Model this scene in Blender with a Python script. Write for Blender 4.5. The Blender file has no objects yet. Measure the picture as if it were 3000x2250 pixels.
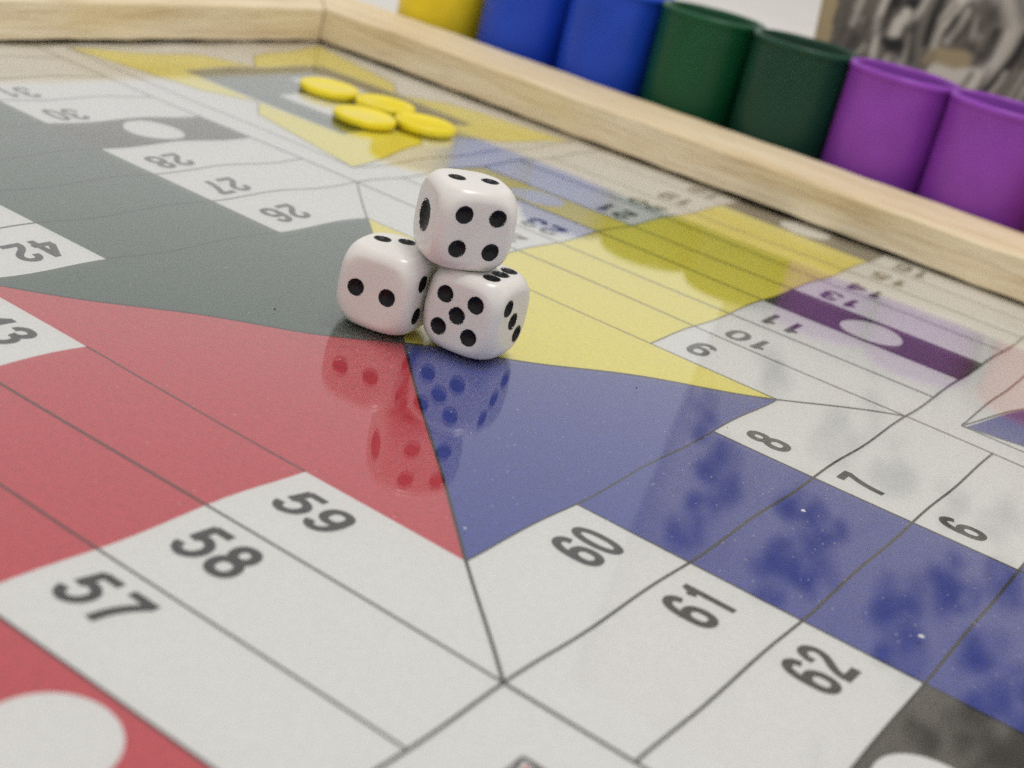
import bpy, bmesh, math, random
from mathutils import Matrix, Vector
random.seed(7)
U = 0.075                      # metres per layout unit (half width of a board arm)
sc = bpy.context.scene
col = sc.collection

# ------------------------------------------------------------------ camera
cam = bpy.data.cameras.new('camera')
cam.sensor_width = 36.0
cam.lens = 36.0 * 4151.68 / 3000.0
cam.clip_start = 0.01
cam.clip_end = 20.0
cam.dof.use_dof = True
cam.dof.focus_distance = 3.42 * U
cam.dof.aperture_fstop = 20.0
camo = bpy.data.objects.new('camera', cam)
col.objects.link(camo)
CAM = Vector((1.850994, -2.745336, 1.289844))
RIGHT = Vector((0.804756, 0.549543, 0.224433))
FWD = Vector((-0.450443, 0.811583, -0.372067))
UP = RIGHT.cross(FWD).normalized()
M3 = Matrix((RIGHT, UP, -FWD)).transposed()
camo.matrix_world = Matrix.Translation(CAM * U) @ M3.to_4x4()
sc.camera = camo

# ------------------------------------------------------------------ light
world = bpy.data.worlds.new('World')
sc.world = world
world.use_nodes = True
bg = world.node_tree.nodes['Background']
bg.inputs[0].default_value = (1.0, 0.982, 0.96, 1)
bg.inputs[1].default_value = 0.71
lamp = bpy.data.lights.new('ceiling_lamp', 'AREA')
lamp.shape = 'DISK'
lamp.size = 0.36
lamp.energy = 8.0
lamp.color = (1.0, 0.965, 0.92)
lampo = bpy.data.objects.new('ceiling_lamp', lamp)
col.objects.link(lampo)
lampo.location = (0.16, 0.12, 1.4)
lampo.rotation_euler = (math.radians(-2), math.radians(4), 0)

vs = sc.view_settings
vs.view_transform = 'Standard'
vs.look = 'None'
vs.gamma = 1.0
vs.exposure = 0.0
vs.use_curve_mapping = False
sc.cycles.max_bounces = 8
sc.cycles.diffuse_bounces = 3
sc.cycles.glossy_bounces = 3
sc.cycles.transparent_max_bounces = 16
sc.cycles.sample_clamp_indirect = 8.0
sc.cycles.use_denoising = False            # keep the fine grain of a hand-held phone picture


# ------------------------------------------------------------------ helpers
def lin(r, g, b):
    def f(c):
        c /= 255.0
        return c / 12.92 if c <= 0.04045 else ((c + 0.055) / 1.055) ** 2.4
    return (f(r), f(g), f(b), 1.0)


def mesh_obj(name, verts, faces, mat=None, parent=None, smooth=False, loc=None):
    me = bpy.data.meshes.new(name)
    me.from_pydata([(v[0] * U, v[1] * U, v[2] * U) for v in verts], [], faces)
    me.update()
    if smooth:
        me.polygons.foreach_set('use_smooth', [True] * len(me.polygons))
    if mat:
        me.materials.append(mat)
    o = bpy.data.objects.new(name, me)
    col.objects.link(o)
    if parent:
        o.parent = parent
    if loc:
        o.location = (loc[0] * U, loc[1] * U, loc[2] * U)
    return o


def empty(name, loc=(0, 0, 0), rz=0.0):
    o = bpy.data.objects.new(name, None)
    o.empty_display_size = 0.01
    col.objects.link(o)
    o.location = (loc[0] * U, loc[1] * U, loc[2] * U)
    o.rotation_euler = (0, 0, rz)
    return o


def tag(o, label, cat, group=None):
    o['label'] = label
    o['category'] = cat
    if group:
        o['group'] = group
    return o


def new_mat(name):
    m = bpy.data.materials.new(name)
    m.use_nodes = True
    nt = m.node_tree
    return m, nt, nt.nodes['Principled BSDF']


def N(nt, t, **kw):
    n = nt.nodes.new(t)
    for k, v in kw.items():
        setattr(n, k, v)
    return n


def noise_tex(nt, scale, detail=4.0, rough=0.55, coord='Object', vscale=None):
    tc = N(nt, 'ShaderNodeTexCoord')
    src = tc.outputs[coord]
    if vscale:
        mp = N(nt, 'ShaderNodeMapping')
        mp.inputs['Scale'].default_value = vscale
        nt.links.new(src, mp.inputs['Vector'])
        src = mp.outputs['Vector']
    nz = N(nt, 'ShaderNodeTexNoise')
    nz.inputs['Scale'].default_value = scale
    nz.inputs['Detail'].default_value = detail
    nz.inputs['Roughness'].default_value = rough
    nt.links.new(src, nz.inputs['Vector'])
    return nz


def ramp(nt, fac, stops):
    r = N(nt, 'ShaderNodeValToRGB')
    el = r.color_ramp.elements
    while len(el) < len(stops):
        el.new(0.5)
    for e, (p, c) in zip(el, stops):
        e.position = p
        e.color = c
    nt.links.new(fac, r.inputs['Fac'])
    return r


def mulc(c, k):
    return (c[0] * k, c[1] * k, c[2] * k, 1)


def print_mat(name, c, var=0.06, rough=0.6):
    """ink on paper: even colour with faint print mottling"""
    m, nt, b = new_mat(name)
    nz = noise_tex(nt, 850.0, 3.0, 0.7)
    n2 = noise_tex(nt, 3200.0, 1.0, 0.5)
    av = N(nt, 'ShaderNodeMath', operation='ADD')
    nt.links.new(nz.outputs['Fac'], av.inputs[0])
    nt.links.new(n2.outputs['Fac'], av.inputs[1])
    hf = N(nt, 'ShaderNodeMath', operation='MULTIPLY')
    hf.inputs[1].default_value = 0.5
    nt.links.new(av.outputs[0], hf.inputs[0])
    r = ramp(nt, hf.outputs[0], [(0.36, mulc(c, 1 - 1.7 * var)), (0.64, mulc(c, 1 + 1.7 * var))])
    nt.links.new(r.outputs['Color'], b.inputs['Base Color'])
    b.inputs['Roughness'].default_value = rough
    b.inputs['Specular IOR Level'].default_value = 0.25
    return m


def plastic_mat(name, c, rough=0.38, bump=0.16, var=0.12):
    m, nt, b = new_mat(name)
    nz = noise_tex(nt, 55.0, 4.0)
    r = ramp(nt, nz.outputs['Fac'], [(0.3, mulc(c, 1 - var)), (0.7, mulc(c, 1 + var))])
    nt.links.new(r.outputs['Color'], b.inputs['Base Color'])
    n2 = noise_tex(nt, 900.0, 2.0)
    bp = N(nt, 'ShaderNodeBump')
    bp.inputs['Strength'].default_value = bump
    bp.inputs['Distance'].default_value = 0.0004
    nt.links.new(n2.outputs['Fac'], bp.inputs['Height'])
    nt.links.new(bp.outputs['Normal'], b.inputs['Normal'])
    b.inputs['Roughness'].default_value = rough
    b.inputs['Specular IOR Level'].default_value = 0.28
    return m


# ------------------------------------------------------------------ materials
M = {}
M['paper'] = print_mat('paper_white', (0.655, 0.649, 0.643, 1), 0.03)
M['red'] = print_mat('ink_red', (0.475, 0.040, 0.058, 1), 0.09)
M['blue'] = print_mat('ink_blue', (0.036, 0.052, 0.270, 1), 0.12)
M['yellow'] = print_mat('ink_yellow', (0.74, 0.64, 0.075, 1), 0.05)
M['green'] = print_mat('ink_green', (0.036, 0.070, 0.053, 1), 0.10)
M['grey'] = print_mat('ink_grey', (0.050, 0.046, 0.038, 1), 0.10)
M['ink'] = print_mat('ink_black', (0.011, 0.010, 0.008, 1), 0.3)

# clear acrylic: mirror share by Fresnel (Schlick), rest passes straight through
m = bpy.data.materials.new('clear_acrylic')
m.use_nodes = True
nt = m.node_tree
nt.nodes.remove(nt.nodes['Principled BSDF'])
lw = N(nt, 'ShaderNodeLayerWeight')
lw.inputs['Blend'].default_value = 0.5
pw = N(nt, 'ShaderNodeMath', operation='POWER')
pw.inputs[1].default_value = 5.0
ma = N(nt, 'ShaderNodeMath', operation='MULTIPLY_ADD')
ma.inputs[1].default_value = 0.96
ma.inputs[2].default_value = 0.04
tr = N(nt, 'ShaderNodeBsdfTransparent')
tr.inputs['Color'].default_value = (0.99, 0.995, 0.99, 1)
gl = N(nt, 'ShaderNodeBsdfGlossy')
gl.inputs['Color'].default_value = (1, 1, 1, 1)
gl.inputs['Roughness'].default_value = 0.03
sm = noise_tex(nt, 38.0, 4.0, 0.6)
smr = ramp(nt, sm.outputs['Fac'], [(0.45, (0.012, 0.012, 0.012, 1)), (0.75, (0.07, 0.07, 0.07, 1))])
nt.links.new(smr.outputs['Color'], gl.inputs['Roughness'])
gz = noise_tex(nt, 14.0, 2.0)
gb = N(nt, 'ShaderNodeBump')
gb.inputs['Strength'].default_value = 0.03
gb.inputs['Distance'].default_value = 0.0006
nt.links.new(gz.outputs['Fac'], gb.inputs['Height'])
nt.links.new(gb.outputs['Normal'], gl.inputs['Normal'])
mx = N(nt, 'ShaderNodeMixShader')
nt.links.new(lw.outputs['Facing'], pw.inputs[0])
nt.links.new(pw.outputs[0], ma.inputs[0])
nt.links.new(ma.outputs[0], mx.inputs['Fac'])
nt.links.new(tr.outputs[0], mx.inputs[1])
nt.links.new(gl.outputs[0], mx.inputs[2])
nt.links.new(mx.outputs[0], nt.nodes['Material Output'].inputs['Surface'])
M['acrylic'] = m


def wood_mat(name, axis):
    m, nt, b = new_mat(name)
    sc_ = (4, 60, 60) if axis == 'x' else (60, 4, 60)
    n1 = noise_tex(nt, 3.2, 6.0, 0.62, vscale=sc_)
    sc2 = (26, 520, 520) if axis == 'x' else (520, 26, 520)
    n2 = noise_tex(nt, 2.0, 5.0, 0.7, vscale=sc2)
    r1 = ramp(nt, n1.outputs['Fac'], [(0.28, lin(206, 181, 142)), (0.45, lin(228, 208, 172)), (0.70, lin(240, 226, 196))])
    r2 = ramp(nt, n2.outputs['Fac'], [(0.36, (0.62, 0.56, 0.47, 1)), (0.56, (1, 1, 1, 1))])
    mm = N(nt, 'ShaderNodeMix', data_type='RGBA', blend_type='MULTIPLY')
    mm.inputs['Factor'].default_value = 0.5
    nt.links.new(r1.outputs['Color'], mm.inputs['A'])
    nt.links.new(r2.outputs['Color'], mm.inputs['B'])
    nt.links.new(mm.outputs['Result'], b.inputs['Base Color'])
    bp = N(nt, 'ShaderNodeBump')
    bp.inputs['Strength'].default_value = 0.5
    bp.inputs['Distance'].default_value = 0.0004
    nt.links.new(n2.outputs['Fac'], bp.inputs['Height'])
    nt.links.new(bp.outputs['Normal'], b.inputs['Normal'])
    b.inputs['Roughness'].default_value = 0.62
    b.inputs['Specular IOR Level'].default_value = 0.3
    return m


M['wood_x'] = wood_mat('pale_wood_along_x', 'x')
M['wood_y'] = wood_mat('pale_wood_along_y', 'y')

m, nt, b = new_mat('ivory_plastic')
nz = noise_tex(nt, 120.0, 4.0)
r = ramp(nt, nz.outputs['Fac'], [(0.3, (0.715, 0.685, 0.655, 1)), (0.7, (0.765, 0.74, 0.71, 1))])
nt.links.new(r.outputs['Color'], b.inputs['Base Color'])
b.inputs['Roughness'].default_value = 0.27
b.inputs['Subsurface Weight'].default_value = 0.35
b.inputs['Subsurface Radius'].default_value = (1.0, 0.7, 0.55)
b.inputs['Subsurface Scale'].default_value = 0.0011
n2 = noise_tex(nt, 420.0, 3.0)
bp = N(nt, 'ShaderNodeBump')
bp.inputs['Strength'].default_value = 0.10
bp.inputs['Distance'].default_value = 0.00025
nt.links.new(n2.outputs['Fac'], bp.inputs['Height'])
nt.links.new(bp.outputs['Normal'], b.inputs['Normal'])
M['ivory'] = m

m, nt, b = new_mat('black_paint')
nz = noise_tex(nt, 900.0, 4.0, 0.7)
r = ramp(nt, nz.outputs['Fac'], [(0.35, (0.004, 0.004, 0.005, 1)), (0.72, (0.016, 0.015, 0.017, 1))])
nt.links.new(r.outputs['Color'], b.inputs['Base Color'])
b.inputs['Roughness'].default_value = 0.36
b.inputs['Specular IOR Level'].default_value = 0.22
bp = N(nt, 'ShaderNodeBump')
bp.inputs['Strength'].default_value = 0.5
bp.inputs['Distance'].default_value = 0.0002
nt.links.new(nz.outputs['Fac'], bp.inputs['Height'])
nt.links.new(bp.outputs['Normal'], b.inputs['Normal'])
M['pip'] = m

M['counter'] = plastic_mat('yellow_plastic', (0.86, 0.70, 0.025, 1), 0.22, 0.03, 0.04)
M['cup_yellow'] = plastic_mat('cup_plastic_yellow', (0.82, 0.62, 0.02, 1))
M['cup_blue'] = plastic_mat('cup_plastic_blue', (0.012, 0.062, 0.52, 1))
M['cup_green'] = plastic_mat('cup_plastic_green', (0.005, 0.075, 0.028, 1))
M['cup_green_dark'] = plastic_mat('cup_plastic_dark_green', (0.007, 0.050, 0.028, 1))
M['cup_red'] = plastic_mat('cup_plastic_salmon_red', (0.62, 0.20, 0.12, 1))
M['cup_purple'] = plastic_mat('cup_plastic_purple', (0.27, 0.052, 0.43, 1))

m, nt, b = new_mat('white_table_top')
nz = noise_tex(nt, 9.0, 5.0)
r = ramp(nt, nz.outputs['Fac'], [(0.3, (0.66, 0.64, 0.60, 1)), (0.7, (0.72, 0.70, 0.66, 1))])
nt.links.new(r.outputs['Color'], b.inputs['Base Color'])
b.inputs['Roughness'].default_value = 0.6
M['table'] = m
# ------------------------------------------------------------------ setting
ZT = -0.17                                        # table top
TX0, TX1, TY0, TY1 = -32.0, 12.0, -6.0, 26.0
tb = mesh_obj('table_surface', [(TX0, TY0, ZT), (TX1, TY0, ZT), (TX1, TY1, ZT), (TX0, TY1, ZT),
                                (TX0, TY0, ZT - .4), (TX1, TY0, ZT - .4), (TX1, TY1, ZT - .4), (TX0, TY1, ZT - .4)],
              [(0, 1, 2, 3), (7, 6, 5, 4), (0, 4, 5, 1), (1, 5, 6, 2), (2, 6, 7, 3), (3, 7, 4, 0)], M['table'])
tb['kind'] = 'structure'
# ------------------------------------------------------------------ game board
A, H, R1, S = 1.0, 0.3247, 0.7267, 0.2507
GB, GT = 0.010, 0.016                              # under side and top of the acrylic
EX, EY = 2.66, 2.67                                # inner faces of the wooden frame
FT, FO = 0.180, 3.12                               # frame top height, outer faces


def wave(x, y):
    """the printed sheet is not quite flat under its cover"""
    z = 0.0022 * math.cos(2 * math.pi * (y + 0.95 + 0.12 * math.sin(0.9 * x)) / 1.3)
    z += 0.0040 * math.sin(2 * math.pi * (y + 0.10 * x + 0.03 * math.sin(4.0 * x)) / 0.47 + 0.9)
    z += 0.0010 * math.sin(2 * math.pi * (x * 0.7 + y * 0.3) / 0.9)
    return z


board = empty('parchis_board', (0, 0, ZT))
tag(board, 'framed wooden parchis board with printed numbered squares under a clear cover', 'board game')


def bparent(o, p=None):
    o.parent = p or board
    if p is None or p is board:
        o.location = (o.location[0], o.location[1], o.location[2] - ZT * U)
    return o


n = 190
vv, ff = [], []
lo, hi = -2.85, 2.85
for j in range(n + 1):
    for i in range(n + 1):
        x = lo + (hi - lo) * i / n
        y = lo + (hi - lo) * j / n
        vv.append((x, y, wave(x, y)))
for j in range(n):
    for i in range(n):
        a = j * (n + 1) + i
        ff.append((a, a + 1, a + n + 2, a + n + 1))
sheet = bparent(mesh_obj('printed_sheet', vv, ff, M['paper'], smooth=True))
sheet['label'] = 'white printed playing sheet with coloured lanes'


def patch(name, quad, mat, layer, nu=12, nv=12):
    """ink area: bilinear grid over four corners, lying on the sheet"""
    (x0, y0), (x1, y1), (x2, y2), (x3, y3) = quad
    v, f = [], []
    for j in range(nv + 1):
        t = j / nv
        for i in range(nu + 1):
            s = i / nu
            x = (1 - t) * ((1 - s) * x0 + s * x1) + t * ((1 - s) * x3 + s * x2)
            y = (1 - t) * ((1 - s) * y0 + s * y1) + t * ((1 - s) * y3 + s * y2)
            v.append((x, y, wave(x, y) + layer))
    for j in range(nv):
        for i in range(nu):
            a = j * (nu + 1) + i
            f.append((a, a + 1, a + nu + 2, a + nu + 1))
    o = mesh_obj(name, v, f, mat, sheet, smooth=True)
    up = o.data.polygons[len(f) // 2].normal.z
    if up < 0:
        o.data.flip_normals()
    return o


def disc(name, cx, cy, rad, mat, layer, rings=4, seg=48):
    v = [(cx, cy, wave(cx, cy) + layer)]
    f = []
    for k in range(1, rings + 1):
        for s in range(seg):
            a = 2 * math.pi * s / seg
            x, y = cx + rad * k / rings * math.cos(a), cy + rad * k / rings * math.sin(a)
            v.append((x, y, wave(x, y) + layer))
    for s in range(seg):
        f.append((0, 1 + s, 1 + (s + 1) % seg))
    for k in range(rings - 1):
        for s in range(seg):
            a, b2 = 1 + k * seg + s, 1 + k * seg + (s + 1) % seg
            f.append((a, a + seg, b2 + seg, b2))
    return mesh_obj(name, v, f, mat, sheet, smooth=True)


L1, L2, L3, L4 = 0.00045, 0.0009, 0.00135, 0.0018


def arm(k, t, w):
    return [(t, w), (-w, t), (-t, -w), (w, -t)][k]


ARM_MAT = ['blue', 'yellow', 'green', 'red']
ROWS = [R1] + [A + S * i for i in range(8)]
START = {5: 'blue', 22: 'yellow', 39: 'green', 56: 'red'}
SAFE = {12, 17, 29, 34, 46, 51, 63, 68}
NUMS = {0: (8, 60), 1: (25, 9), 2: (42, 26), 3: (59, 43)}
END = {0: 68, 1: 17, 2: 34, 3: 51}

# ---- numerals, drawn as pen strokes
TH = 0.175


def ell(cx, cy, rx, ry, n=40, e=2.25):
    out = []
    for i in range(n):
        a = 2 * math.pi * i / n
        c, s = math.cos(a), math.sin(a)
        out.append((cx + rx * math.copysign(abs(c) ** (2 / e), c), cy + ry * math.copysign(abs(s) ** (2 / e), s)))
    return out


def crom(p, m=6):
    out = []
    q = [p[0]] + list(p) + [p[-1]]
    for i in range(1, len(q) - 2):
        for k in range(m):
            t = k / m
            o = []
            for d in (0, 1):
                a, b2, c, e = q[i - 1][d], q[i][d], q[i + 1][d], q[i + 2][d]
                o.append(0.5 * (2 * b2 + (c - a) * t + (2 * a - 5 * b2 + 4 * c - e) * t * t + (3 * b2 - a - 3 * c + e) * t ** 3))
            out.append(tuple(o))
    out.append(p[-1])
    return out


SIX = [('o', ell(.29, .315, .205, .24)), ('s', crom([(.495, .755), (.445, .88), (.33, .935), (.2, .89), (.115, .75), (.08, .55), (.083, .33)]))]
STROKES = {
    '0': [('o', ell(.285, .5, .212, .432))],
    '1': [('s', [(.345, 0), (.345, 1)]), ('s', crom([(.32, .93), (.25, .80), (.11, .745)]))],
    '2': [('s', crom([(.083, .66), (.105, .8), (.18, .905), (.29, .935), (.41, .9), (.487, .8), (.485, .68), (.425, .565), (.31, .45), (.19, .33), (.115, .2), (.095, .08)])),
          ('s', [(.022, .066), (.555, .066)])],
    '3': [('s', crom([(.083, .71), (.11, .83), (.19, .92), (.29, .935), (.405, .9), (.465, .8), (.45, .67), (.375, .57), (.23, .535)])),
          ('s', crom([(.25, .53), (.385, .515), (.48, .43), (.5, .29), (.435, .14), (.3, .066), (.17, .09), (.09, .18), (.068, .3)]))],
    '4': [('s', [(.415, 0), (.415, 1)]), ('s', [(.42, .95), (.07, .33)]), ('s', [(.02, .29), (.565, .29)])],
    '5': [('s', [(.14, .935), (.515, .935)]), ('s', [(.165, .97), (.105, .47)]),
          ('s', crom([(.105, .485), (.17, .57), (.28, .61), (.4, .565), (.488, .46), (.5, .31), (.435, .155), (.29, .066), (.16, .1), (.09, .18), (.068, .28)]))],
    '6': SIX,
    '7': [('s', [(.03, .935), (.545, .935)]), ('s', crom([(.49, .93), (.385, .75), (.285, .52), (.225, .28), (.2, 0)]))],
    '8': [('o', ell(.285, .745, .175, .188)), ('o', ell(.285, .292, .212, .226))],
    '9': [(k, [(.575 - x, 1 - y) for x, y in p]) for k, p in SIX],
}
GH, GADV = 0.112, 0.078


def ribbon(pts, wid, closed):
    n = len(pts)
    lft, rgt = [], []
    for i in range(n):
        if closed:
            a, b2 = pts[i - 1], pts[(i + 1) % n]
        else:
            a, b2 = pts[max(i - 1, 0)], pts[min(i + 1, n - 1)]
        dx, dy = b2[0] - a[0], b2[1] - a[1]
        l = math.hypot(dx, dy) or 1
        nx, ny = -dy / l * wid / 2, dx / l * wid / 2
        lft.append((pts[i][0] + nx, pts[i][1] + ny))
        rgt.append((pts[i][0] - nx, pts[i][1] - ny))
    f = []
    for i in range(n if closed else n - 1):
        j = (i + 1) % n
        f.append((n + i, n + j, j, i))
    return lft + rgt, f


def densify(p, k):
    out = []
    for (x0, y0), (x1, y1) in zip(p[:-1], p[1:]):
        for i in range(k):
            out.append((x0 + (x1 - x0) * i / k, y0 + (y1 - y0) * i / k))
    out.append(p[-1])
    return out


def numeral(num, k, trow, neg, row0):
    txt = str(num)
    top = trow + (0.058 if row0 else 0.038)
    wid = GADV * (len(txt) - 1) + 0.575 * GH
    w0 = (-H - 0.074 - wid) if neg else (H + 0.054)
    v, f = [], []
    for d, ch in enumerate(txt):
        for si, (kind, pts) in enumerate(STROKES[ch]):
            if len(pts) < 4:
                pts = densify(pts, 5)
            rv, rf = ribbon(pts, TH, kind == 'o')
            base = len(v)
            for (gx, gy) in rv:
                w = w0 + d * GADV + gx * GH
                t = top + (1 - gy) * GH
                x, y = arm(k, t, w)
                v.append((x, y, wave(x, y) + L3 + 0.00012 * si))
            f += [tuple(base + q for q in fc) for fc in rf]
    return mesh_obj('numeral', v, f, M['ink'], sheet)


for k in range(4):
    # centre triangle and home lane
    c0, c1, c2 = (0, 0), arm(k, R1, -R1), arm(k, R1, R1)
    mid = arm(k, R1, 0)
    patch('centre_triangle', [c0, c1, mid, c2], M[ARM_MAT[k]], L1, 30, 30)
    for i in range(7):
        t0, t1 = ROWS[i], ROWS[i + 1]
        patch('lane_square', [arm(k, t0, -H), arm(k, t1, -H), arm(k, t1, H), arm(k, t0, H)], M[ARM_MAT[k]], L1, 6, 16)
    t0, t1 = ROWS[7], ROWS[8]
    patch('end_square', [arm(k, t0, -H), arm(k, t1, -H), arm(k, t1, H), arm(k, t0, H)], M['grey'], L1, 6, 16)
    cx, cy = arm(k, (t0 + t1) / 2, 0)
    disc('safe_circle', cx, cy, 0.103, M['paper'], L2)
    for neg in (False, True):
        sgn = -1 if neg else 1
        for i in range(8):
            num = NUMS[k][1] + i if neg else NUMS[k][0] - i
            t0, t1 = ROWS[i], ROWS[i + 1]
            w1a, w1b = (R1, A) if i == 0 else (A, A)
            mt = M['paper']
            if num in START:
                mt = M[START[num]]
            elif num in SAFE:
                mt = M['grey']
            patch('numbered_square', [arm(k, t0, sgn * H), arm(k, t1, sgn * H), arm(k, t1, sgn * w1b), arm(k, t0, sgn * w1a)], mt, L1, 6, 16)
            if num in START or num in SAFE:
                cx, cy = arm(k, (t0 + t1) / 2, sgn * (H + A) / 2)
                disc('safe_circle', cx, cy, 0.103, M['paper'], L2)
            else:
                numeral(num, k, t0, neg, i == 0)

# ---- homes in the corners
HC, HH = 1.88, 0.755


for (sx, sy, mk) in ((-1, 1, 'yellow'), (1, 1, 'blue'), (1, -1, 'red'), (-1, -1, 'green')):
    cx, cy = sx * HC, sy * HC
    for (qx, qy) in ((1, 1), (-1, 1), (-1, -1), (1, -1)):
        def q(x, y):
            return (cx + qx * x, cy + qy * y)
        kc = q(HH - .012, HH - .012)
        patch('home_kite', [kc, q(.155, .605), q(.0, .445), q(.43, .43)], M[mk], L1, 18, 18)
        patch('home_kite', [kc, q(.43, .43), q(.445, .0), q(.605, .155)], M[mk], L1, 18, 18)
    patch('home_square', [(cx - .428, cy - .428), (cx + .428, cy - .428), (cx + .428, cy + .428), (cx - .428, cy + .428)], M['green'], L2, 24, 24)
    for (x0, y0, x1, y1) in ((-.04, -.285, .23, -.02), (.02, -.0, .285, .23), (-.265, .03, -.02, .27)):
        patch('home_mark', [(cx + x0, cy + y0), (cx + x1, cy + y0), (cx + x1, cy + y1), (cx + x0, cy + y1)], M['paper'], L3, 6, 6)

# ---- line work
lv, lf = [], []


def line(p, q, wid=0.0046, layer=L4):
    l = math.hypot(q[0] - p[0], q[1] - p[1])
    pts = densify([p, q], max(2, int(l / 0.04)))
    rv, rf = ribbon(pts, wid, False)
    b0 = len(lv)
    for x, y in rv:
        lv.append((x, y, wave(x, y) + layer))
    for fc in rf:
        lf.append(tuple(b0 + i for i in fc))


for k in range(4):
    dark = k in (0, 1)
    for i, t in enumerate(ROWS):
        wl_ = 0.0060 if dark else 0.0050
        if i == 0:
            line(arm(k, t, -H), arm(k, t, H), 0.0034 if not dark else 0.004, L4 + 0.00010)
        else:
            line(arm(k, t, -A), arm(k, t, A), wl_, L4 + 0.00010)
    if dark:
        for sg in (-1, 1):
            line(arm(k, R1, sg * H), arm(k, ROWS[-1], sg * H), 0.0042, L4 + 0.00016)
            line(arm(k, R1, sg * H), arm(k, R1, sg * R1), 0.0036, L4 + 0.00022)
    for sg in (-1, 1):
        line(arm(k, A, sg * A), arm(k, ROWS[-1], sg * A), 0.0060, L4 + 0.00028)
    line((0, 0), arm(k, A, A), 0.0064 if k in (0, 3) else 0.0050, L4 + 0.00034 + 0.00003 * k)
for sx in (-1, 1):
    for sy in (-1, 1):
        c = [(sx * (HC + a * HH), sy * (HC + b2 * HH)) for a, b2 in ((-1, -1), (1, -1), (1, 1), (-1, 1))]
        for i in range(4):
            line(c[i], c[(i + 1) % 4], 0.0046, L4 + 0.00005 * i)
        for (qx, qy) in ((1, 1), (-1, 1), (-1, -1), (1, -1)):
            def q(x, y):
                return (sx * HC + qx * x, sy * HC + qy * y)
            for a, b2 in ((q(HH, HH), q(.155, .605)), (q(.155, .605), q(0, .445)), (q(.605, .155), q(.445, 0)), (q(HH, HH), q(.605, .155))):
                line(a, b2, 0.0046, L4 + 0.00030)
mesh_obj('ruled_lines', lv, lf, M['ink'], sheet)

# ---- clear cover
cv = [(x, y, z) for z in (GB, GT) for (x, y) in ((-2.8, -2.8), (2.8, -2.8), (2.8, 2.8), (-2.8, 2.8))]
cover = bparent(mesh_obj('clear_cover', cv, [(3, 2, 1, 0), (4, 5, 6, 7), (0, 1, 5, 4), (1, 2, 6, 5), (2, 3, 7, 6), (3, 0, 4, 7)], M['acrylic']))
cover['label'] = 'clear glossy cover sheet over the print'

# ---- backing and mitred frame rails
bparent(mesh_obj('backing_board', [(x, y, z) for z in (ZT + .02, -0.012) for (x, y) in ((-2.86, -2.86), (2.86, -2.86), (2.86, 2.86), (-2.86, 2.86))],
                 [(3, 2, 1, 0), (4, 5, 6, 7), (0, 1, 5, 4), (1, 2, 6, 5), (2, 3, 7, 6), (3, 0, 4, 7)], M['wood_x']))


def rail(k):
    """mitred frame rail; profile (offset from inner face, z), swept with 45 degree ends"""
    prof = [(0.0, GT + .009), (0.0, FT - .012), (0.004, FT - .004), (0.012, FT), (FO - EX - .014, FT),
            (FO - EX - .004, FT - .004), (FO - EX, FT - .014), (FO - EX, ZT), (0.205, ZT), (0.205, GT + .009)]
    gap = 0.0040
    v, f = [], []
    nseg = 160
    rnd = random.Random(k)
    ph = [rnd.uniform(0, 6.28) for _ in range(4)]
    for s in range(nseg + 1):
        u = -1 + 2 * s / nseg
        for pi_, (o, z) in enumerate(prof):
            e = (EX if k in (0, 2) else EY) + o
            half = (EY if k in (0, 2) else EX) + o - gap
            t = u * half
            jit = 0.0020 * math.sin(3.1 * t + ph[0]) + 0.0016 * math.sin(9.7 * t + ph[1]) + 0.0014 * math.sin(27 * t + ph[2])
            zz = z + (jit if pi_ in (0, 9) else jit * .5 if 0 < pi_ < 5 else 0)
            ee = e + (0.0012 * math.sin(5.3 * t + ph[3]) if pi_ < 3 else 0)
            p = [(ee, t), (-t, ee), (-ee, -t), (t, -ee)][k]
            v.append((p[0], p[1], zz))
    m_ = len(prof)
    for s in range(nseg):
        for i in range(m_):
            a, b2 = s * m_ + i, s * m_ + (i + 1) % m_
            f.append((a, a + m_, b2 + m_, b2))
    f.append(tuple(range(m_)))
    f.append(tuple(nseg * m_ + i for i in reversed(range(m_))))
    o = bparent(mesh_obj('frame_rail', v, f, M['wood_y'] if k in (0, 2) else M['wood_x']))
    bm = bmesh.new()
    bm.from_mesh(o.data)
    bmesh.ops.recalc_face_normals(bm, faces=bm.faces)
    bm.to_mesh(o.data)
    bm.free()
    return o


for k in range(4):
    rail(k)

# ------------------------------------------------------------------ dice
DS = 0.2085
PQ = 0.2072
PR = 0.1035


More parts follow.
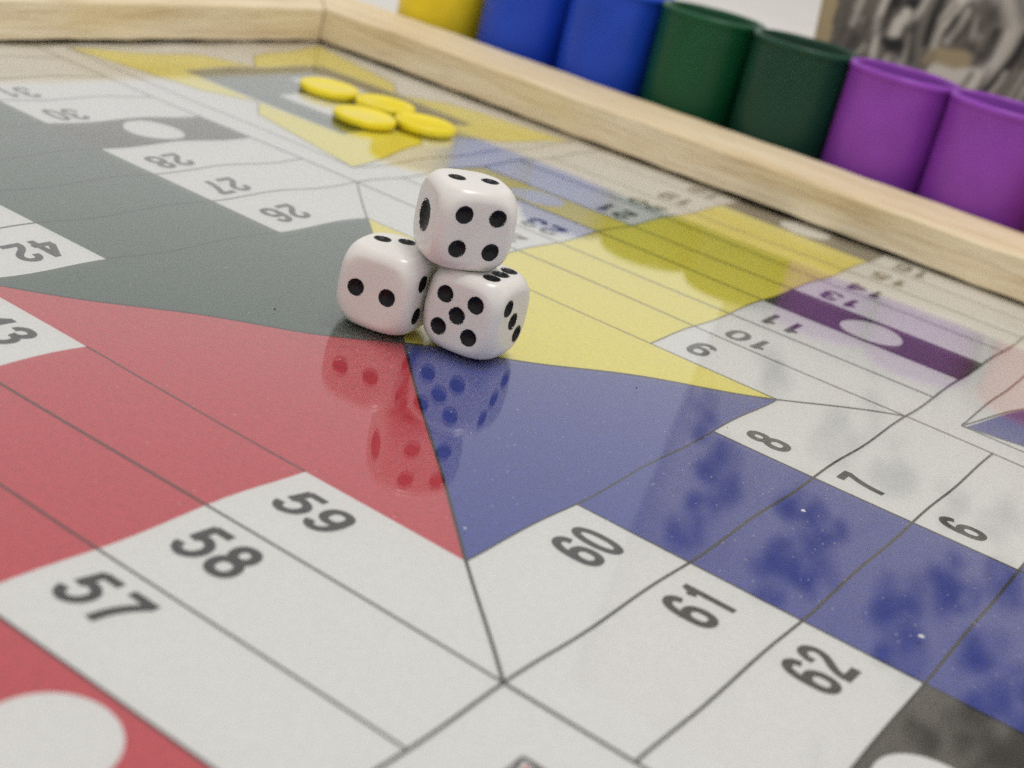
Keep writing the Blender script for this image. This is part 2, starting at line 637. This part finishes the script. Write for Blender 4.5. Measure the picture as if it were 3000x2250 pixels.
def die(label, x, y, z, yaw, faces, seed):
    """faces: front(-y) right(+x) back(+y) left(-x) top(+z) bottom(-z) -> list of (a, b, radius)"""
    rnd = random.Random(seed)
    root = empty('die', (x, y, z), yaw)
    tag(root, label, 'die', 'white dice stacked at the centre of the board')
    frames = {'front': (Vector((1, 0, 0)), Vector((0, 0, 1)), Vector((0, -1, 0))),
              'right': (Vector((0, 1, 0)), Vector((0, 0, 1)), Vector((1, 0, 0))),
              'back': (Vector((-1, 0, 0)), Vector((0, 0, 1)), Vector((0, 1, 0))),
              'left': (Vector((0, -1, 0)), Vector((0, 0, 1)), Vector((-1, 0, 0))),
              'top': (Vector((1, 0, 0)), Vector((0, 1, 0)), Vector((0, 0, 1))),
              'bottom': (Vector((1, 0, 0)), Vector((0, -1, 0)), Vector((0, 0, -1)))}
    rr = 0.14
    dep = 0.042

    def shape(p):
        c = Vector([max(-.5 + rr, min(.5 - rr, q)) for q in p])
        d = p - c
        if d.length > 1e-9:
            p = c + d.normalized() * rr
        l = p.length
        rs, ks = 0.680, 0.028                      # soft limit: corners tumbled round
        m_ = min(l, rs)
        return p * ((m_ - ks * math.log(math.exp(-(l - m_) / ks) + math.exp(-(rs - m_) / ks))) / l)

    n = 64
    bm = bmesh.new()
    for fn, (ua, va, na) in frames.items():
        pips = faces.get(fn, [])
        grid = []
        for j in range(n + 1):
            row = []
            for i in range(n + 1):
                a, b2 = -.5 + i / n, -.5 + j / n
                p = shape(ua * a + va * b2 + na * .5)
                for (pa, pb, pr) in pips:
                    rho = math.hypot(a - pa, b2 - pb)
                    if rho < pr:
                        p = p - na * dep * (1 - (rho / pr) ** 2)
                p = (p + Vector((0, 0, .5))) * DS * U
                row.append(bm.verts.new(p))
            grid.append(row)
        for j in range(n):
            for i in range(n):
                bm.faces.new((grid[j][i], grid[j][i + 1], grid[j + 1][i + 1], grid[j + 1][i]))
    bmesh.ops.remove_doubles(bm, verts=bm.verts, dist=1e-7)
    bmesh.ops.recalc_face_normals(bm, faces=bm.faces)
    me = bpy.data.meshes.new('body')
    bm.to_mesh(me)
    bm.free()
    me.polygons.foreach_set('use_smooth', [True] * len(me.polygons))
    me.materials.append(M['ivory'])
    o = bpy.data.objects.new('body', me)
    col.objects.link(o)
    o.parent = root
    for fn, pips in faces.items():
        ua, va, na = frames[fn]
        for (pa, pb, pr) in pips:
            v, f = [], []
            seg, rings = 60, 6
            hs = [(rnd.randint(2, 5), rnd.uniform(0, 6.28), rnd.uniform(.008, .026)) for _ in range(2)] + [(rnd.randint(9, 24), rnd.uniform(0, 6.28), rnd.uniform(.008, .028)) for _ in range(4)]
            for kx in range(rings + 1):
                for s in range(seg):
                    an = 2 * math.pi * s / seg
                    jr = 1.03 + sum(c * math.sin(h * an + p0) for h, p0, c in hs) if kx == rings else 1.0
                    rho = pr * max(kx / rings, .001) * jr
                    a, b2 = pa + rho * math.cos(an), pb + rho * math.sin(an)
                    p = shape(ua * a + va * b2 + na * .5)
                    if rho < pr:
                        p = p - na * dep * (1 - (rho / pr) ** 2)
                    p = p + na * 0.0026 + Vector((0, 0, .5))
                    v.append(p * DS)
            for kx in range(rings):
                for s in range(seg):
                    t = (s + 1) % seg
                    f.append((kx * seg + s, (kx + 1) * seg + s, (kx + 1) * seg + t, kx * seg + t))
            mesh_obj('pip', v, f, M['pip'], root, smooth=True)
    return root


def pp(*l, r=PR):
    return [(a * PQ, b2 * PQ, r) for a, b2 in l]


P5 = pp((-1, 1), (1, 1), (0, 0), (-1, -1), (1, -1))
P4 = pp((-1, 1), (1, 1), (-1, -1), (1, -1))
P3 = pp((-1, 1), (0, 0), (1, -1))
P6V = pp((1, -1.12), (1, 0), (1, 1.12), (-1, -1.12), (-1, 0), (-1, 1.12))
P2 = pp((-1, 0), (1, 0))
P1 = pp((0, 0), r=0.185)
die('white die with five black pips facing front, lower right of the stack', 0.1047, 0.1274, GT + .0006, math.radians(7.4),
    {'front': P5, 'right': P3, 'top': P6V, 'back': P2, 'left': P4, 'bottom': P1}, 1)
die('white die with two black pips facing front, lower left of the stack', -0.1026, 0.0325, GT + .0006, math.radians(12.6),
    {'front': pp((-1, 0), (1, 0)), 'right': P4, 'top': pp((-1.03, .1), (.12, 1.0)), 'back': P5, 'left': P3, 'bottom': P1}, 2)
die('white die with four black pips facing front, balanced on the two others', 0.0290, 0.1030, GT + DS + .0010, math.radians(53.7),
    {'front': P4, 'left': P1, 'top': P2, 'right': P6V, 'back': P3, 'bottom': P5}, 3)


# ------------------------------------------------------------------ lathe helper
def lathe(prof, seg=64):
    v, f = [], []
    n_ = len(prof)
    for s in range(seg):
        a = 2 * math.pi * s / seg
        for (r_, z) in prof:
            v.append((r_ * math.cos(a), r_ * math.sin(a), z))
    for s in range(seg):
        t = (s + 1) % seg
        for i in range(n_ - 1):
            f.append((s * n_ + i, t * n_ + i, t * n_ + i + 1, s * n_ + i + 1))
    return v, f


# ------------------------------------------------------------------ yellow counters
cr, ct = 0.126, 0.032
prof = [(0.0005, ct * .80), (cr * .70, ct * .80), (cr * .80, ct * .86), (cr * .86, ct * .98), (cr * .92, ct), (cr * .965, ct * .94), (cr * .99, ct * .80),
        (cr, ct * .55), (cr * .99, ct * .2), (cr * .95, ct * .04), (cr * .90, 0), (0.0005, 0)]
cvv, cff = lathe(prof[::-1], 72)
spots = [(-1.890, 1.866, 'yellow counter farthest left on the grey home square'),
         (-1.645, 1.938, 'yellow counter at the back between the left and right ones'),
         (-1.525, 1.660, 'pale shining yellow counter in front, nearest the dice'),
         (-1.392, 1.884, 'yellow counter farthest right, overlapping the yellow home corner')]
cme = None
for i, (x, y, lb) in enumerate(spots):
    if cme is None:
        o = mesh_obj('counter', cvv, cff, M['counter'], None, True, (x, y, GT + .0004))
        cme = o.data
    else:
        o = bpy.data.objects.new('counter', cme)
        col.objects.link(o)
        o.location = (x * U, y * U, (GT + .0004) * U)
    o.rotation_euler = (0, 0, i * 1.3)
    tag(o, lb, 'counter', 'yellow counters on the yellow home')

# ------------------------------------------------------------------ dice cups
RC, HCUP = 0.238, 0.775
YC = 3.40
out = [(0.0005, 0.0), (RC - .03, 0), (RC - .012, .006), (RC - .003, .02), (RC - .002, .05), (RC, .30), (RC, HCUP - .03), (RC + .001, HCUP - .012), (RC - .003, HCUP - .004), (RC - .010, HCUP),
       (RC - .019, HCUP - .004), (RC - .023, HCUP - .014), (RC - .025, HCUP - .04), (RC - .03, .06), (RC - .05, .035), (0.0005, .035)]
kv, kf = lathe(out, 96)
rv_, rf_ = lathe([(RC + .0005, HCUP - .030), (RC + .006, HCUP - .026), (RC + .007, HCUP - .012), (RC + .003, HCUP + .001), (RC - .010, HCUP + .004), (RC - .022, HCUP + .001), (RC - .0245, HCUP - .012)], 96)
cups = [(-2.480, 'cup_yellow', 'yellow plastic dice cup at the far end of the row'),
        (-1.972, 'cup_blue', 'blue plastic dice cup next to the yellow cup'),
        (-1.478, 'cup_blue', 'blue plastic dice cup next to the bright green cup'),
        (-1.000, 'cup_green', 'bright green plastic dice cup next to a blue cup'),
        (-0.514, 'cup_green_dark', 'dark green plastic dice cup next to a purple cup'),
        (-0.050, 'cup_purple', 'purple plastic dice cup next to the dark green cup'),
        (0.416, 'cup_purple', 'purple plastic dice cup cut off by the right edge of the picture'),
        (0.945, 'cup_red', 'salmon red plastic dice cup just beyond the cut-off purple cup')]
meshes = {}
for i, (x, mk, lb) in enumerate(cups):
    root = empty('dice_cup', (x, YC + (0.012 if i % 2 else -0.006), ZT))
    for nm, (v_, f_) in (('cup_body', (kv, kf)), ('rim', (rv_, rf_))):
        if (nm, mk) not in meshes:
            o = mesh_obj(nm, v_, f_, M[mk], root, True)
            meshes[(nm, mk)] = o.data
        else:
            o = bpy.data.objects.new(nm, meshes[(nm, mk)])
            col.objects.link(o)
            o.parent = root
    root.rotation_euler = (0, 0, i * 0.9)
    tag(root, lb, 'cup', 'dice cups lined up behind the board')

# ------------------------------------------------------------------ patterned panel behind the cups
PY = 4.45
K = 700.0 / 2212.0


def onpanel(u, v):
    """crop pixel of the photograph -> (x, z) on the panel plane, used once to lay out its printed strokes"""
    px, py = 2300 + u * K, v * K
    d = RIGHT * ((px - 1500) / 4151.68) - UP * ((py - 1125) / 4151.68) + FWD
    s = (PY - CAM.y) / d.y
    p = CAM + d * s
    return (p.x, p.z)


kpx = (onpanel(1100, 300)[0] - onpanel(1000, 300)[0]) / 100.0
LT, DK, MD, BE = (0.70, 0.65, 0.56), (0.022, 0.020, 0.019), (0.15, 0.13, 0.105), (0.46, 0.36, 0.20)
strokes = []


def st(tone, wid, pts, strength=1.0):
    strokes.append((tone, wid * kpx / 2 * (1.3 if tone is DK else 1.0), [onpanel(*p) for p in pts], strength))


st(MD, 420, [(640, -60), (640, 300), (700, 600)], .8)
st(DK, 34, [(505, -60), (490, 100), (455, 280), (440, 400)], .8)
st(DK, 30, [(740, -60), (720, 200), (690, 420)], .45)
st(DK, 26, [(620, 40), (560, 300)], .4)
st(LT, 60, [(985, -40), (940, 60), (890, 200), (865, 350), (845, 520)])
st(DK, 60, [(1060, -40), (1010, 100), (955, 250), (940, 360)])
st(DK, 95, [(1080, 30), (1180, 45), (1270, 40)])
st(LT, 105, [(1150, 125), (1075, 220), (1035, 320)])
st(DK, 105, [(1000, 410), (1070, 415)])
st(LT, 55, [(1350, -20), (1290, 90), (1180, 200)], .8)
st(DK, 50, [(1230, 230), (1200, 380), (1190, 560)], .7)
st(DK, 55, [(1500, -40), (1420, 120), (1360, 280), (1330, 400)])
st(LT, 95, [(1700, -30), (1590, 80), (1500, 200)])
st(LT, 55, [(1500, 200), (1440, 330), (1400, 440)], .7)
st(MD, 150, [(1750, 100), (1700, 300), (1640, 420)], .9)
st(LT, 90, [(1830, 180), (1790, 330)], .5)
st(DK, 78, [(1630, 190), (1590, 250), (1560, 320)])
st(MD, 120, [(1880, 40), (1860, 250)], .9)
st(DK, 44, [(2060, -30), (2010, 60), (1950, 140)], .9)
st(BE, 190, [(1430, 540), (1650, 560)], .8)
st(LT, 200, [(1420, 690), (1560, 740), (1760, 730)])
st(BE, 60, [(1330, 560), (1400, 500), (1460, 470)], .7)
st(DK, 40, [(1700, 420), (1790, 470), (1850, 540)], .5)
st(DK, 95, [(2010, 320), (1960, 450), (1890, 560)])
st(LT, 85, [(2090, -20), (2150, 110), (2140, 280), (2080, 430), (1990, 590), (1850, 710), (1640, 760)])
st(DK, 62, [(2260, 330), (2150, 520), (2020, 680), (1890, 830)])
st(LT, 66, [(1060, 560), (1055, 600)], .9)
st(DK, 40, [(2200, -20), (2230, 120)], .9)
rnd = random.Random(21)
XL = onpanel(360, 100)[0]
fine = []
for i in range(110):                                    # fine hatching low down
    x0, z0 = rnd.uniform(XL + .12, 3.6), rnd.uniform(-.1, 0.95)
    dx, ln = rnd.uniform(-.02, .07), rnd.uniform(.08, .3)
    fine.append(((DK, LT, DK, MD)[i % 4], rnd.uniform(.006, .018), [(x0, z0), (x0 + dx * .5, z0 + ln * .5), (x0 + dx, z0 + ln)], rnd.uniform(.35, .7)))
strokes = fine + strokes
for i in range(70):                                     # thin streaks over the big shapes
    x0, z0 = rnd.uniform(-.85, .75), rnd.uniform(.3, 0.9)
    dx, ln = rnd.uniform(.0, .06), rnd.uniform(.06, .2)
    strokes.append(((DK, LT, MD)[i % 3], rnd.uniform(.004, .013), [(x0, z0), (x0 + dx * .6, z0 + ln * .5), (x0 + dx, z0 + ln)], rnd.uniform(.4, .85)))
PALE = (0.84, 0.82, 0.76)
for i in range(150):                                    # upper part: long pale and grey strokes
    x0, z0 = rnd.uniform(XL + .15, 3.6), rnd.uniform(0.95, 3.6)
    dx, bend, ln = rnd.uniform(-.2, .2), rnd.uniform(-.12, .12), rnd.uniform(.15, .5)
    strokes.append(((LT, PALE, MD, PALE)[i % 4], rnd.uniform(.012, .045), [(x0, z0), (x0 + dx * .5 + bend, z0 + ln * .5), (x0 + dx, z0 + ln)], rnd.uniform(.3, .8)))
BLOBS = [(-0.84, 1.65, 0.063, 2.2), (-0.7, 1.96, 0.14, 1.3), (-0.14, 1.9, 0.098, 1.2), (-0.72, 2.28, 0.081, 1.8), (-0.02, 2.02, 0.108, 1.2), (-0.13, 2.23, 0.149, 1.3),
         (0.05, 2.26, 0.099, 1), (0.07, 1.99, 0.062, 1.5), (-0.15, 2.47, 0.08, 1), (0.53, 2.11, 0.116, 1.4), (0.64, 2.29, 0.107, 1.4), (0.71, 1.87, 0.073, 1.8), (0.8, 2.0, 0.106, 1),
         (0.95, 1.81, 0.095, 1), (0.62, 2.48, 0.079, 1.5), (1.06, 2.23, 0.116, 1.2), (0.5, 2.28, 0.071, 1.5), (1.15, 2.48, 0.098, 1.3), (-0.77, 2.34, 0.092, 1.6), (-0.1, 1.46, 0.096, 1.2),
         (0.29, 1.47, 0.123, 1), (-0.51, 1.22, 0.096, 1.3), (1.09, 2.64, 0.119, 1.2), (0.91, 2.82, 0.09, 1.2), (0.88, 1.47, 0.093, 1.5), (0.6, 1.51, 0.075, 1.5)]
for i in range(60):
    BLOBS.append((rnd.uniform(1.3, 3.5), rnd.uniform(.9, 3.5), rnd.uniform(.05, .13), rnd.uniform(1, 2)))
for x0, z0, r0, asp in BLOBS:                           # dark broken blots with pale flecks
    for k in range(9):
        an, rr_ = rnd.uniform(0, 6.28), r0 * math.sqrt(rnd.random())
        xa, za = x0 + rr_ * math.cos(an), z0 + rr_ * asp * math.sin(an)
        an2, ln = rnd.uniform(.3, 2.8), r0 * rnd.uniform(.2, .7)
        strokes.append((DK if k < 7 else PALE, r0 * (rnd.uniform(.22, .48) if k < 7 else rnd.uniform(.06, .13)),
                        [(xa, za), (xa + ln * math.cos(an2), za + ln * math.sin(an2))], rnd.uniform(.5, .85)))


def segd(px, pz, a, b2):
    ax, az = a
    dx, dz = b2[0] - ax, b2[1] - az
    t = ((px - ax) * dx + (pz - az) * dz) / (dx * dx + dz * dz + 1e-12)
    t = max(0, min(1, t))
    return math.hypot(px - ax - t * dx, pz - az - t * dz)


cell = 0.012
px0, px1, pz0, pz1 = XL - .02, 3.7, ZT + .002, 3.7
nx, nz_ = int((px1 - px0) / cell), int((pz1 - pz0) / cell)
colr = [[(0.19, 0.168, 0.138) if pz0 + j * cell < 0.86 else (0.19 + .67 * min(1, (pz0 + j * cell - .86) / .25), 0.168 + .662 * min(1, (pz0 + j * cell - .86) / .25), 0.138 + .632 * min(1, (pz0 + j * cell - .86) / .25))] * (nx + 1) for j in range(nz_ + 1)]
for j in range(nz_ + 1):
    for i in range(nx + 1):
        w = rnd.uniform(.9, 1.1)
        c = colr[j][i]
        colr[j][i] = (c[0] * w, c[1] * w, c[2] * w)
for tone, rad, pts, strg in strokes:
    soft = .013 if pts[0][1] < .95 else .05
    bx0, bx1 = min(p[0] for p in pts) - rad - soft, max(p[0] for p in pts) + rad + soft
    bz0, bz1 = min(p[1] for p in pts) - rad - soft, max(p[1] for p in pts) + rad + soft
    for j in range(max(0, int((bz0 - pz0) / cell)), min(nz_, int((bz1 - pz0) / cell) + 1) + 1):
        z = pz0 + j * (pz1 - pz0) / nz_
        for i in range(max(0, int((bx0 - px0) / cell)), min(nx, int((bx1 - px0) / cell) + 1) + 1):
            x = px0 + i * (px1 - px0) / nx
            d = min(segd(x, z, a, b2) for a, b2 in zip(pts[:-1], pts[1:]))
            t = max(0, min(1, (rad + soft - d) / (2 * soft))) * strg
            if t > 0:
                c = colr[j][i]
                colr[j][i] = tuple(c[q] * (1 - t) + tone[q] * t for q in range(3))
vv, ff, cc = [], [], []
for j in range(nz_ + 1):
    z = pz0 + j * (pz1 - pz0) / nz_
    le = XL - 0.10 * (z - 0.65)
    for i in range(nx + 1):
        x = px0 + i * (px1 - px0) / nx
        if i == 0:
            x = le
        elif x < le + cell * .5 * i / 8 and i < 40:
            x = le + 0.001 * i
        c = colr[j][i]
        if x < le + 0.085:
            wz = max(0.0, min(1.0, (z - .86) / .25))
            c = tuple(BE[q] * (1 - wz) + PALE[q] * wz for q in range(3))
        vv.append((x, PY + 0.012 * math.sin(2.1 * x) + 0.008 * math.sin(3.0 * z), z))
        cc.append(c)
for j in range(nz_):
    for i in range(nx):
        a = j * (nx + 1) + i
        ff.append((a, a + 1, a + nx + 2, a + nx + 1))
m, nt, b = new_mat('printed_canvas')
at = N(nt, 'ShaderNodeVertexColor', layer_name='print')
nt.links.new(at.outputs['Color'], b.inputs['Base Color'])
b.inputs['Roughness'].default_value = 0.8
panel = mesh_obj('patterned_panel', vv, ff, m, None, True)
ca = panel.data.color_attributes.new('print', 'FLOAT_COLOR', 'POINT')
for i, c in enumerate(cc):
    ca.data[i].color = (c[0], c[1], c[2], 1)
so = panel.modifiers.new('thickness', 'SOLIDIFY')
so.thickness = 0.05 * U
so.offset = 1.0
tag(panel, 'black and cream streaky patterned panel standing behind the purple cups', 'panel')

# ------------------------------------------------------------------ dust on the cover
rnd = random.Random(5)
dv, df = [], []


def speck(x, y, r_):
    b0 = len(dv)
    n_ = 6
    dv.append((x, y, GT + r_ * .7))
    for s in range(n_):
        a = 2 * math.pi * s / n_
        q_ = r_ * rnd.uniform(.6, 1.3)
        dv.append((x + q_ * math.cos(a), y + q_ * math.sin(a), GT + .0003))
    for s in range(n_):
        df.append((b0, b0 + 1 + s, b0 + 1 + (s + 1) % n_))


for i in range(1100):
    x, y = (rnd.gauss(.95, .55), rnd.gauss(0.0, .6)) if i % 2 else (rnd.uniform(-2.2, 2.2), rnd.uniform(-2.2, 2.2))
    if abs(x) < 2.4 and abs(y) < 2.4:
        speck(x, y, rnd.uniform(.0006, .0016))
speck(1.066, .097, .0055)
speck(1.445, -.199, .0060)
speck(.667, -.655, .0030)
m, nt, b = new_mat('pale_dust')
b.inputs['Base Color'].default_value = (0.7, 0.7, 0.68, 1)
b.inputs['Roughness'].default_value = 0.9
nlight = len(df)
for (x, y, r_) in ((-0.279, -0.178, .0040), (0.492, 0.340, .0030), (-.62, .18, .0022), (.75, .35, .002)):
    speck(x, y, r_)
dust = mesh_obj('dust', dv, df, m)
dust.data.materials.append(M['pip'])
for p_ in dust.data.polygons[nlight:]:
    p_.material_index = 1
dust['kind'] = 'stuff'
dust['label'] = 'pale dust specks lying on the clear cover'
dust['category'] = 'dust'
